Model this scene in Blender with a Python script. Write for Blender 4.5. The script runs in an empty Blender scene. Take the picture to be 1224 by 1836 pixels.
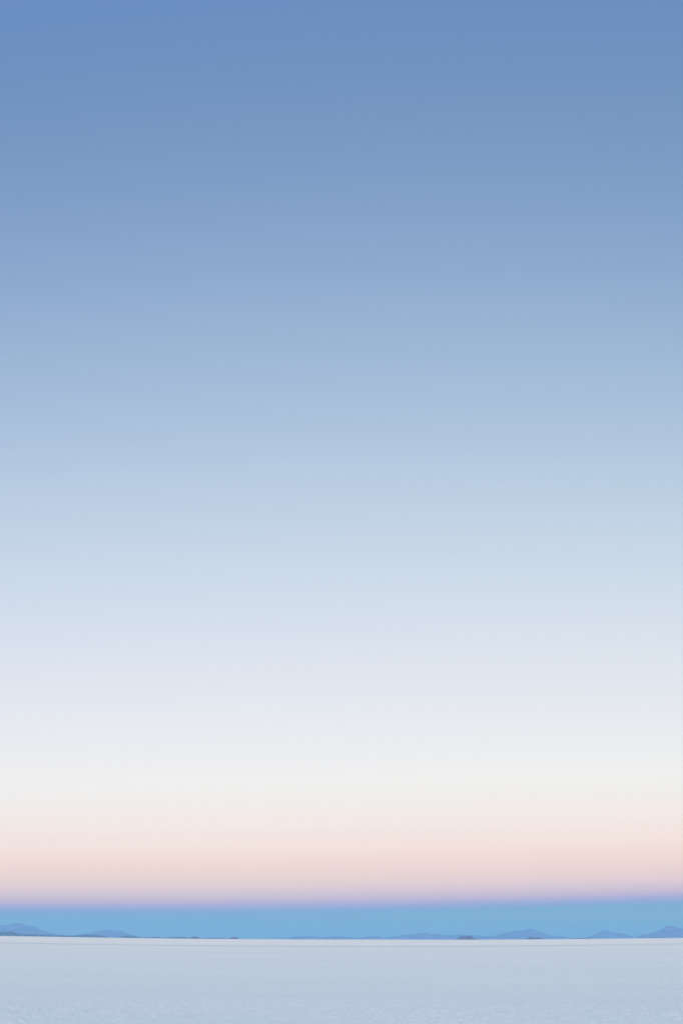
import bpy, math, random
import numpy as np
from mathutils import Vector, Matrix, noise

# ------------------------------------------------------------------ constants
F_PX   = 2550.0                      # focal length in pixels of the 1224 x 1836 photograph
PITCH  = math.radians(16.72)         # camera tilted up
ROLL   = math.radians(0.17)
CAM_H  = 1.7
HAZE_DENSITY = 3.0e-5
HAZE_TOP     = 420.0
HAZE_COL     = (0.207, 0.515, 0.825)
HAZE_S       = (0.240, 0.420, 0.780) # light the haze itself scatters towards the eye
SUN_ELEV, SUN_AZ = math.radians(3.0), math.radians(180.0)   # behind the camera

scene = bpy.context.scene
# ------------------------------------------------------------------ camera
cam_d = bpy.data.cameras.new("camera")
cam = bpy.data.objects.new("camera", cam_d)
scene.collection.objects.link(cam)
cam_d.sensor_fit = 'VERTICAL'
cam_d.sensor_height = 36.0
cam_d.lens = 36.0 * F_PX / 1836.0
cam_d.clip_start, cam_d.clip_end = 0.1, 400000.0
cam.location = (0, 0, CAM_H)
cam.rotation_euler = (Matrix.Rotation(math.radians(90) + PITCH, 3, 'X') @ Matrix.Rotation(ROLL, 3, 'Z')).to_euler()
scene.camera = cam
scene.render.resolution_x, scene.render.resolution_y = 682, 1024

# ------------------------------------------------------------------ colour management, sampling
scene.view_settings.view_transform = 'Standard'
scene.view_settings.look = 'None'
scene.view_settings.exposure = 0.0
scene.view_settings.gamma = 1.0
scene.cycles.max_bounces = 6
scene.cycles.diffuse_bounces = 3
scene.cycles.volume_bounces = 1
scene.cycles.use_denoising = True

# ------------------------------------------------------------------ sky
def lin(c):
    return tuple((v/255/12.92) if v/255 <= .04045 else ((v/255+.055)/1.055)**2.4 for v in c)

# twilight sky opposite the sunset: (row of the photograph, colour seen there)
SKY = [(0, 106.7, 141.9, 189.8), (120, 112.9, 147.1, 191.9), (240, 120.8, 153.3, 195.6), (360, 130.5, 161.0, 200.4),
       (480, 141.9, 170.3, 206.0), (600, 154.6, 180.7, 212.0), (720, 168.2, 191.6, 218.3), (840, 182.4, 202.5, 224.6),
       (960, 196.4, 212.7, 230.4), (1080, 210.0, 221.6, 235.4), (1190, 221.4, 228.6, 238.7), (1280, 229.9, 233.6, 240.1), (1350, 235.8, 237.2, 240.0),
       (1400, 239.6, 239.8, 239.2), (1425, 239.5, 238.5, 237), (1467, 242.5, 234, 230.5),
       (1495, 242.5, 230, 226), (1519, 242.5, 225.5, 221.5), (1537, 240.5, 220.5, 216), (1554, 236.5, 215.5, 213.5),
       (1572, 230, 211, 211.5), (1589, 219, 204, 213), (1603, 203, 194.5, 213.5), (1613, 188, 185.5, 214.5),
       (1621, 167, 178.5, 216.5), (1629, 144.5, 174, 216), (1636, 131, 175, 215), (1648, 128, 177, 215)]
def row_elev(y):
    return math.atan((918.0 - y)/F_PX) + PITCH

world = bpy.data.worlds.new("World")
scene.world = world
world.use_nodes = True
nt = world.node_tree
nt.nodes.clear()
N, L = nt.nodes.new, nt.links.new
def math_node(op, a, b=None, tree=nt):
    m = tree.nodes.new('ShaderNodeMath'); m.operation = op
    for i, v in enumerate((a, b)):
        if v is None: continue
        if isinstance(v, (int, float)): m.inputs[i].default_value = v
        else: tree.links.new(v, m.inputs[i])
    return m.outputs[0]
tc = N('ShaderNodeTexCoord')
sep = N('ShaderNodeSeparateXYZ'); L(tc.outputs['Generated'], sep.inputs[0])
X, Y, Z = sep.outputs
elev = math_node('ARCSINE', Z)
# the shadow of the earth stands a little higher to the right and bows up at both sides
XX = math_node('MULTIPLY', X, X)
side = math_node('SUBTRACT', math_node('MULTIPLY', elev, math_node('SUBTRACT', math_node('MULTIPLY', XX, 1.0), math_node('MULTIPLY', X, 0.03))), math_node('MULTIPLY', XX, 0.050))
elev = math_node('ADD', elev, math_node('SUBTRACT', side, math_node('MULTIPLY', X, 0.0175)))
t = math_node('POWER', math_node('MAXIMUM', math_node('DIVIDE', elev, math.pi/2), 0.0), 0.5)
ramp = N('ShaderNodeValToRGB'); L(t, ramp.inputs[0])
cr = ramp.color_ramp
cr.interpolation = 'LINEAR'
CORR = [[0.0209, 0.0398, 0.0511],[0.0256, 0.0481, 0.0741],[0.0278, 0.0528, 0.079],[0.0303, 0.0586, 0.0858],[0.0344, 0.063, 0.0928],[0.0374, 0.0697, 0.0997],[0.0436, 0.0795, 0.1118],[0.0492, 0.0886, 0.1227],[0.0573, 0.103, 0.1382],[0.0668, 0.1201, 0.1537],[0.0796, 0.1389, 0.1683],[0.0936, 0.1598, 0.1817],[0.11, 0.1806, 0.1888],[0.1166, 0.193, 0.1882],[0.1345, 0.2093, 0.1933],[0.141, 0.2161, 0.1814],[0.1597, 0.2311, 0.1813],[0.1593, 0.2285, 0.161],[0.1811, 0.2481, 0.1714],[0.1756, 0.2456, 0.148],[0.1973, 0.2505, 0.1414],[0.1923, 0.2505, 0.1221],[0.1991, 0.2518, 0.1116],[0.1819, 0.2668, 0.116],[0.2234, 0.2755, 0.0874],[0.2043, 0.2786, 0.0812],[0.2283, 0.2631, 0.0733],[0.156, 0.2741, 0.0577]]
stops = []
for k, (y, r, g, b) in enumerate(SKY):
    e = row_elev(y)
    T = math.exp(-HAZE_DENSITY*min((HAZE_TOP-CAM_H)/math.sin(e), 47000.0))
    c = lin((r, g, b))
    w = tuple(max(0.0, (c[i]-HAZE_S[i]*(1-T))/T - CORR[k][i]) for i in range(3))
    stops.append(((e/(math.pi/2))**.5, w))
stops.append((1.0, lin((84, 118, 172))))
stops.sort()
for i, (p, w) in enumerate(stops):
    el = cr.elements[i] if i < 2 else cr.elements.new(p)
    if i < 2: el.position = p
for i, (p, w) in enumerate(stops):
    cr.elements[i].position = p
    cr.elements[i].color = (w[0]*.5, w[1]*.5, w[2]*.5, 1)
bg = N('ShaderNodeBackground'); bg.inputs[1].default_value = 2.0
# a touch more violet to the left, clearer blue to the right
tint = N('ShaderNodeCombineColor'); tint.inputs[0].default_value = 1.0
L(math_node('ADD', 1.0, math_node('MULTIPLY', X, 0.022)), tint.inputs[1])
L(math_node('SUBTRACT', 1.0, math_node('MULTIPLY', X, 0.022)), tint.inputs[2])
tinted = N('ShaderNodeMix'); tinted.data_type = 'RGBA'; tinted.blend_type = 'MULTIPLY'; tinted.inputs[0].default_value = 1.0
L(ramp.outputs[0], tinted.inputs[6]); L(tint.outputs[0], tinted.inputs[7])
L(tinted.outputs[2], bg.inputs[0])
# afterglow on the sunset side, behind the camera
g1 = math_node('MAXIMUM', math_node('MULTIPLY', Y, -1.0), 0.0)
g2 = math_node('POWER', g1, 1.2)
up = math_node('POWER', math_node('MAXIMUM', math_node('SUBTRACT', 1.0, math_node('MAXIMUM', Z, 0.0)), 0.0), 1.0)
glow = N('ShaderNodeBackground'); glow.inputs[0].default_value = (1.0, 0.90, 0.68, 1)
GLOW = 5.9
L(math_node('MULTIPLY', math_node('MULTIPLY', g2, up), GLOW), glow.inputs[1])
sky = N('ShaderNodeTexSky'); sky.sky_type = 'NISHITA'; sky.sun_disc = False
sky.sun_elevation = SUN_ELEV
sky.sun_rotation = SUN_AZ
sky.altitude = 3650
bgn = N('ShaderNodeBackground'); bgn.inputs[1].default_value = 0.05
L(sky.outputs[0], bgn.inputs[0])
a1 = N('ShaderNodeAddShader'); L(bg.outputs[0], a1.inputs[0]); L(glow.outputs[0], a1.inputs[1])
a2 = N('ShaderNodeAddShader'); L(a1.outputs[0], a2.inputs[0]); L(bgn.outputs[0], a2.inputs[1])
out = N('ShaderNodeOutputWorld'); L(a2.outputs[0], out.inputs[0])

# ------------------------------------------------------------------ last soft light of the sun, behind the camera
sd = bpy.data.lights.new("sun", 'SUN')
sd.energy = 0.5; sd.angle = math.radians(12); sd.color = (1.0, 0.86, 0.74)
sun = bpy.data.objects.new("sun", sd)
scene.collection.objects.link(sun)
sun.rotation_euler = (math.radians(90)-SUN_ELEV, 0, 0)   # shines along +Y, slightly down

# ------------------------------------------------------------------ helpers
def link(name, me, mat, kind=None, label=None, cat=None, group=None):
    o = bpy.data.objects.new(name, me)
    scene.collection.objects.link(o)
    me.materials.append(mat)
    for k, v in (('kind', kind), ('label', label), ('category', cat), ('group', group)):
        if v: o[k] = v
    return o

def new_mat(name):
    m = bpy.data.materials.new(name); m.use_nodes = True
    return m, m.node_tree, m.node_tree.nodes['Principled BSDF']

def rise(az):                        # how far the flat lifts towards the rim, as a slope
    x = math.sin(az)
    return 0.0035*math.tanh(0.040*x*x/0.0035)
RIM = 5000.0
def ground_z(x, y):
    r = math.hypot(x, y)
    if r < 1e-6: return 0.0
    return rise(math.atan2(x, y))*min(r, RIM)
def horizon(az):                     # elevation of the visible edge of the flat
    return rise(az) - CAM_H/RIM

# ------------------------------------------------------------------ salt flat
def build_ground():
    m, t, p = new_mat("salt crust")
    n, l = t.nodes.new, t.links.new
    co = n('ShaderNodeTexCoord').outputs['Object']
    def noise_tex(scale, detail, rough=.55, sx=1, sy=1):
        mp = n('ShaderNodeMapping'); l(co, mp.inputs[0]); mp.inputs['Scale'].default_value = (sx, sy, 1)
        x = n('ShaderNodeTexNoise'); l(mp.outputs[0], x.inputs['Vector'])
        x.inputs['Scale'].default_value = scale; x.inputs['Detail'].default_value = detail
        x.inputs['Roughness'].default_value = rough
        return x.outputs['Fac']
    def mixc(fac, a, b):
        x = n('ShaderNodeMix'); x.data_type = 'RGBA'
        if isinstance(fac, float): x.inputs[0].default_value = fac
        else: l(fac, x.inputs[0])
        for i, v in ((6, a), (7, b)):
            if isinstance(v, tuple): x.inputs[i].default_value = (*v, 1)
            else: l(v, x.inputs[i])
        return x.outputs[2]
    def mr(v, a, b, c=0., d=1.):
        x = n('ShaderNodeMapRange'); x.clamp = True; l(v, x.inputs[0])
        for i, k in enumerate((a, b, c, d)): x.inputs[i+1].default_value = k
        return x.outputs[0]
    patches = noise_tex(.045, 4, .6)                 # broad lighter and darker areas
    grain = noise_tex(2.2, 6, .7)                    # crust granules
    streak = noise_tex(.012, 3, .5, .12, 1)          # long low bands
    vor = n('ShaderNodeTexVoronoi'); vor.feature = 'DISTANCE_TO_EDGE'
    wob = n('ShaderNodeMix'); wob.data_type = 'VECTOR'; wob.inputs[0].default_value = .25
    nz = n('ShaderNodeTexNoise'); l(co, nz.inputs['Vector']); nz.inputs['Scale'].default_value = 1.3
    l(co, wob.inputs[4]); l(nz.outputs['Color'], wob.inputs[5])
    l(wob.outputs[1], vor.inputs['Vector']); vor.inputs['Scale'].default_value = .9
    ridge = mr(vor.outputs['Distance'], 0., .09, 1., 0.)
    # warm grazing light painted into the salt colour: bluish close by, warmer farther out
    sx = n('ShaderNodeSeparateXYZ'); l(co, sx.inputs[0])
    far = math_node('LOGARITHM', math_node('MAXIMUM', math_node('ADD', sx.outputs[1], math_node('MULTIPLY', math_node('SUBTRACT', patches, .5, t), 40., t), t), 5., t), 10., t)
    c = mixc(mr(far, 1.5, 2.85), SALT_NEAR, SALT_SHEEN)
    def shade(c, fac, amount):                       # lighter and darker crust
        x = n('ShaderNodeMix'); x.data_type = 'RGBA'; x.blend_type = 'MULTIPLY'; x.inputs[0].default_value = 1.0
        g = n('ShaderNodeCombineColor'); v = mr(fac, .3, .7, 1-amount, 1+amount)
        for i in range(3): l(v, g.inputs[i])
        l(c, x.inputs[6]); l(g.outputs[0], x.inputs[7])
        return x.outputs[2]
    c = shade(c, patches, .02)
    c = shade(c, streak, .012)
    c = shade(c, grain, .06)
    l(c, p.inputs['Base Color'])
    p.inputs['Roughness'].default_value = .8
    p.inputs['Specular IOR Level'].default_value = .12
    h = math_node('ADD', math_node('MULTIPLY', ridge, .6, t), grain, t)
    b = n('ShaderNodeBump'); b.inputs['Strength'].default_value = .35; b.inputs['Distance'].default_value = .04
    l(h, b.inputs['Height']); l(b.outputs[0], p.inputs['Normal'])
    # polar sheet: dense where the crust is close enough to show its relief, coarse elsewhere
    rings = []
    r = .6
    while r < 20: rings.append(r); r *= 1.15
    r = 20.0
    while r < 170: rings.append(r); r *= 1.0050
    while r < RIM: rings.append(r); r *= 1.10
    rings += [RIM, 6500, 9000, 13000, 20000, 30000, 38000, 46500]
    azs = []
    a, fine = -math.pi, math.radians(21)
    while a < math.pi-1e-4:
        azs.append(a)
        a += 0.0009 if -fine <= a < fine else math.radians(2)
    NA = len(azs)
    sa, ca = [math.sin(a) for a in azs], [math.cos(a) for a in azs]
    rs = [rise(a) for a in azs]
    vs = np.zeros((1+len(rings)*NA, 3), dtype=np.float32)
    i = 1
    for r in rings:
        amp = 0.0 if r < 19 or r > 170 else min(1, (170-r)/40)
        for k in range(NA):
            x, y = r*sa[k], r*ca[k]
            z = rs[k]*min(r, RIM)
            if amp and -fine <= azs[k] <= fine:
                q = Vector((x*1.1, y*1.1, 0))
                big = noise.noise(q)
                lump = noise.noise(Vector((x*9.0, y*3.4, 3.3)))
                bit = noise.noise(Vector((x*17.0, y*6.0, 1.3)))
                rim = max(0.0, 1-abs(noise.noise(Vector((x*.75, y*.75, 9.1))))*9)   # edges of the salt polygons
                patch = max(.15, .6+1.1*noise.noise(Vector((x*.16, y*.07, 6.0))))
                z += amp*RELIEF*(.12*big+patch*(.7*lump+.6*bit+.35*rim))
            vs[i] = (x, y, z); i += 1
    ring = 1+np.arange(len(rings)*NA, dtype=np.int32).reshape(len(rings), NA)
    nxt = np.roll(ring, -1, axis=1)
    quads = np.stack((ring[:-1], nxt[:-1], nxt[1:], ring[1:]), -1)[:, :, ::-1].reshape(-1, 4)
    quads = quads[:, ::-1]
    tris = np.stack((np.zeros(NA, np.int32), nxt[0], ring[0]), -1)
    me = bpy.data.meshes.new("salt_flat")
    me.vertices.add(len(vs)); me.vertices.foreach_set('co', vs.ravel())
    loops = np.concatenate((quads.ravel(), tris.ravel())).astype(np.int32)
    me.loops.add(len(loops)); me.loops.foreach_set('vertex_index', loops)
    starts = np.concatenate((np.arange(len(quads))*4, len(quads)*4+np.arange(NA)*3)).astype(np.int32)
    me.polygons.add(len(starts)); me.polygons.foreach_set('loop_start', starts)
    me.update(calc_edges=True); me.validate()
    for q in me.polygons: q.use_smooth = True
    return link("ground", me, m, 'structure', "pale bluish white salt flat reaching to the horizon", None)
RELIEF = 0.033
SALT_NEAR, SALT_SHEEN = (.735, .81, .835), (.93, .91, .86)  # one salt; the second tone has the warm low-angle sheen painted in
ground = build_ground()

# faint darker band that crosses the flat parallel to the horizon
def build_track():
    m, t, p = new_mat("worn damp salt")
    n, l = t.nodes.new, t.links.new
    co = n('ShaderNodeTexCoord').outputs['Object']
    x = n('ShaderNodeTexNoise'); l(co, x.inputs['Vector']); x.inputs['Scale'].default_value = .15; x.inputs['Detail'].default_value = 6
    r = n('ShaderNodeValToRGB'); l(x.outputs[0], r.inputs[0])
    r.color_ramp.elements[0].position, r.color_ramp.elements[1].position = .35, .7
    r.color_ramp.elements[0].color = (.66, .705, .71, 1); r.color_ramp.elements[1].color = (.72, .76, .765, 1)
    l(r.outputs[0], p.inputs['Base Color']); p.inputs['Roughness'].default_value = .6
    pts = [(-900, 270), (-400, 312), (-200, 330), (-82, 345), (-40, 353), (0, 362), (40, 372), (90, 396), (160, 415), (400, 450), (900, 520)]
    dense = []
    for i in range(len(pts)-1):
        for k in range(24):
            u = k/24
            dense.append((pts[i][0]+(pts[i+1][0]-pts[i][0])*u, pts[i][1]+(pts[i+1][1]-pts[i][1])*u))
    dense.append(pts[-1])
    vs, fs = [], []
    for i, (x, y) in enumerate(dense):
        w0 = 20+8*noise.noise((x*.03, 1.7, 0))+3*noise.noise((x*.2, 5.7, 0))
        w1 = 20+8*noise.noise((x*.03, 9.7, 0))+3*noise.noise((x*.2, 2.7, 0))
        for j in range(5):
            yy = y-w0+(w0+w1)*j/4
            vs.append((x, yy, ground_z(x, yy)+.012))
        if i:
            for j in range(4):
                a = (i-1)*5+j
                fs.append((a, a+5, a+6, a+1))
    me = bpy.data.meshes.new("path"); me.from_pydata(vs, [], fs)
    return link("path", me, m, 'structure', "faint grey line crossing the salt flat below the horizon", None)
build_track()

# ------------------------------------------------------------------ hills, mountains and islets
def rock(name, dark, light, strata=.5):
    m, t, p = new_mat(name)
    n, l = t.nodes.new, t.links.new
    co = n('ShaderNodeTexCoord').outputs['Object']
    mp = n('ShaderNodeMapping'); l(co, mp.inputs[0]); mp.inputs['Scale'].default_value = (.004, .004, .012)
    x = n('ShaderNodeTexNoise'); l(mp.outputs[0], x.inputs['Vector']); x.inputs['Scale'].default_value = 1.0; x.inputs['Detail'].default_value = 6
    r = n('ShaderNodeValToRGB'); l(x.outputs[0], r.inputs[0])
    r.color_ramp.elements[0].position, r.color_ramp.elements[1].position = .35, .68
    r.color_ramp.elements[0].color = (*dark, 1); r.color_ramp.elements[1].color = (*light, 1)
    l(r.outputs[0], p.inputs['Base Color'])
    p.inputs['Roughness'].default_value = .95; p.inputs['Specular IOR Level'].default_value = .1
    return m
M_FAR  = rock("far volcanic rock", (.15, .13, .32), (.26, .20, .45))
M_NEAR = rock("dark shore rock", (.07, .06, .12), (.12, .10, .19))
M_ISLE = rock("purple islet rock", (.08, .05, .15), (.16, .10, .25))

def smooth_interp(pts, x):
    if x <= pts[0][0] or x >= pts[-1][0]: return 0.0
    for i in range(len(pts)-1):
        if pts[i][0] <= x <= pts[i+1][0]:
            u = (x-pts[i][0])/(pts[i+1][0]-pts[i][0])
            return pts[i][1]+(pts[i+1][1]-pts[i][1])*u
    return 0.0
CHORD = F_PX/math.cos(PITCH)
def bearing(px): return math.atan((px-612.0)/CHORD)

def terrain(name, profile, dist, mat, seed, kind=None, label=None, cat=None, group=None, rough=.10, depth=3.2):
    """A mountain as a real height field: its skyline along a ridge, gullied flanks falling to the flat on both sides."""
    x0, x1 = profile[0][0], profile[-1][0]
    nu = max(24, min(220, int((x1-x0)*1.6)))
    nv = 28
    hmax = 0
    cols = []
    for i in range(nu+1):
        px = x0+(x1-x0)*i/nu
        h = smooth_interp(profile, px)
        az = bearing(px)
        el = .958*h/CHORD*math.cos(az)
        top = CAM_H+dist*(horizon(az)+el) if h > 0 else 0.0
        base = rise(az)*RIM
        cols.append((az, max(0.0, top-base), base))
        hmax = max(hmax, top-base)
    D = hmax*depth
    mid = bearing((x0+x1)/2)
    origin = Vector((dist*math.sin(mid), dist*math.cos(mid), 0))
    sc = 1.0/max(hmax, 1)
    vs, fs = [], []
    for (az, h, base) in cols:
        for j in range(nv+1):
            v = -1+2*j/nv
            wob = 0.35*hmax*noise.noise((math.sin(az)*dist*sc*.5, seed*3.1, 0))*(1-abs(v))
            rr = dist+v*D+wob
            x, y = rr*math.sin(az), rr*math.cos(az)
            prof = (1-abs(v))**1.15
            q = Vector((x*sc*1.4, y*sc*.8, seed*7.3))
            ridged = 1-abs(noise.fractal(q, .8, 2.1, 5))*1.6
            z = h*prof*(1-(.45*(1-ridged))*min(1, abs(v)*4)*1.0)
            if abs(v) < 1e-6:
                z = h*(1+rough*.35*noise.noise((x*sc*6, seed, .5)))
            z = max(z, 0.0)
            edge = -2.0 if (abs(v) > .999 or h < .5) else 0.0
            vs.append((x-origin.x, y-origin.y, base+z+edge-.0))
    for i in range(nu):
        for j in range(nv):
            a = i*(nv+1)+j
            fs.append((a, a+nv+1, a+nv+2, a+1))
    me = bpy.data.meshes.new(name); me.from_pydata(vs, [], fs)
    for p in me.polygons: p.use_smooth = True
    o = link(name, me, mat, kind, label, cat, group)
    o.location = origin
    return o

S = 'structure'
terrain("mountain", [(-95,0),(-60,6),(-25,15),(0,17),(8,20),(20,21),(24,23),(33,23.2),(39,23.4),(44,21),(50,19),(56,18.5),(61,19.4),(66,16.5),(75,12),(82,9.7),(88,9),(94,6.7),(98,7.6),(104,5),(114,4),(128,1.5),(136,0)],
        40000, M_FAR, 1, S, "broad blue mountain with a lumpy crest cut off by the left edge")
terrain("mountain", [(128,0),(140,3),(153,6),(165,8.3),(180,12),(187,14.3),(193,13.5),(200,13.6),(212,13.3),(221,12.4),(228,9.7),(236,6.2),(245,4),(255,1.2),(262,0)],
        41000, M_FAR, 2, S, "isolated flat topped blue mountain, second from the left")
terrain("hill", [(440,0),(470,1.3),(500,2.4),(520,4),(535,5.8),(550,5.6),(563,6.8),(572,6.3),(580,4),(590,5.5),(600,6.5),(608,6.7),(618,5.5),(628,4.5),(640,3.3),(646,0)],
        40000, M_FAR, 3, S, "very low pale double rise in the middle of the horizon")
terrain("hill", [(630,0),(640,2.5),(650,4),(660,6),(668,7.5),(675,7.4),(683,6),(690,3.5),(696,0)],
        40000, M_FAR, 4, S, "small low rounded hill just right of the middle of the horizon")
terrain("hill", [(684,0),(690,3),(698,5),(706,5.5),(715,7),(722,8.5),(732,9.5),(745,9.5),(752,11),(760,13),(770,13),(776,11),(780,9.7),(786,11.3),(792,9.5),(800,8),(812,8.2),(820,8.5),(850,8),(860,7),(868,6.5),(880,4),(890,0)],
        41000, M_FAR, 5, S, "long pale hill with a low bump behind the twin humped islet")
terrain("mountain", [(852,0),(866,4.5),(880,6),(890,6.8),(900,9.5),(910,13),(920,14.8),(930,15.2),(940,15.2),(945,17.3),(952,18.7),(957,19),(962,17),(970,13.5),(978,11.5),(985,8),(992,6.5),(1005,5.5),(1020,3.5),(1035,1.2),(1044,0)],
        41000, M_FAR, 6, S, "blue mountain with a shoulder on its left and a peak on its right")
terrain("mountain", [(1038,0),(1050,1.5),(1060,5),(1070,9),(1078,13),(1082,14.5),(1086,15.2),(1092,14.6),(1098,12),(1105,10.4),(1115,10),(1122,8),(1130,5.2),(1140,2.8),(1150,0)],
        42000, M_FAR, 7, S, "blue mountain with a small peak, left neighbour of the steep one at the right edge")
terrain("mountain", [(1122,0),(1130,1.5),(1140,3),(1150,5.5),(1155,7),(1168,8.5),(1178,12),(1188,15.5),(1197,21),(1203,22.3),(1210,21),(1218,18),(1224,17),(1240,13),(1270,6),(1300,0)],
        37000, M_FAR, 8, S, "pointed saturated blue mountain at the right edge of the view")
# low dark shore in front of the left mountains
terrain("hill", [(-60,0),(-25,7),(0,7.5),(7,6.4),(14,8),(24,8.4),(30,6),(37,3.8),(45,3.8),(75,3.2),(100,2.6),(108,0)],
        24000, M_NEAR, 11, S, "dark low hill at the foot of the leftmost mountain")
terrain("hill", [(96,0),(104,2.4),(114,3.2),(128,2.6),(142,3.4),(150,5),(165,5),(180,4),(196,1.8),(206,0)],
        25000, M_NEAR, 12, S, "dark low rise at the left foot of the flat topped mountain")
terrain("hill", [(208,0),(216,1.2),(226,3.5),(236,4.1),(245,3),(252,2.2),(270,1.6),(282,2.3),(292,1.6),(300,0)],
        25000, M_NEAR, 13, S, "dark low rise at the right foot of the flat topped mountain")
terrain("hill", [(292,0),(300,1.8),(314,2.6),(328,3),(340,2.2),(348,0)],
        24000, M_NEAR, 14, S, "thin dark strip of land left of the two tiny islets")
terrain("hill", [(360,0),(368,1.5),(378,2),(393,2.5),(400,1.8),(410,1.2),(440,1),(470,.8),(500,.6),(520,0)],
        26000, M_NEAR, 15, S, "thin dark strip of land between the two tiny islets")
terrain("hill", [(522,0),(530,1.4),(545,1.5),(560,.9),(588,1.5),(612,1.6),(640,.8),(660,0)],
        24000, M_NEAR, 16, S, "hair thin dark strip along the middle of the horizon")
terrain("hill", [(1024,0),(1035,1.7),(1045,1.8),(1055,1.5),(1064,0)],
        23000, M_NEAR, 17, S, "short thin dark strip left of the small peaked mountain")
G = "dark islets on the salt horizon"
terrain("islet", [(340,0),(345,2.6),(349,3.8),(354,3.7),(358,2.4),(364,0)],
        17500, M_ISLE, 21, None, "tiny dark islet, the left one of two specks left of the middle", "islet", G, depth=1.6)
terrain("islet", [(408,0),(413,1.6),(418,3.2),(422,4.1),(427,3),(432,0)],
        17500, M_ISLE, 22, None, "tiny pointed dark islet, the right one of two specks left of the middle", "islet", G, depth=1.6)
terrain("islet", [(814,0),(820,1.4),(824,3.2),(828,6),(832,7.7),(836,5.6),(841,7.2),(845,7.2),(849,5),(853,2.2),(860,0)],
        17000, M_ISLE, 23, None, "largest dark purple islet with two humps on the right half of the horizon", "islet", G, depth=1.6)
terrain("islet", [(941,0),(946,1.2),(949,2.6),(953,4.5),(958,3.1),(963,3),(968,3.3),(972,1.6),(980,0)],
        17500, M_ISLE, 24, None, "low reddish purple islet in front of the shouldered mountain", "islet", G, depth=1.6)

# ------------------------------------------------------------------ air
def build_haze():
    m = bpy.data.materials.new("haze"); m.use_nodes = True
    t = m.node_tree; t.nodes.clear()
    v = t.nodes.new('ShaderNodeVolumePrincipled')
    v.inputs['Color'].default_value = (*HAZE_COL, 1)
    v.inputs['Density'].default_value = HAZE_DENSITY
    v.inputs['Anisotropy'].default_value = 0.0
    o = t.nodes.new('ShaderNodeOutputMaterial')
    t.links.new(v.outputs[0], o.inputs['Volume'])
    a, z0, z1 = 47000.0, -4.0, HAZE_TOP
    vs = [(x, y, z) for z in (z0, z1) for x, y in ((-a, -a), (a, -a), (a, a), (-a, a))]
    fs = [(3, 2, 1, 0), (4, 5, 6, 7), (0, 1, 5, 4), (1, 2, 6, 5), (2, 3, 7, 6), (3, 0, 4, 7)]
    me = bpy.data.meshes.new("haze"); me.from_pydata(vs, [], fs)
    link("haze", me, m, 'stuff', "thin blue air fading the far mountains", None)
build_haze()
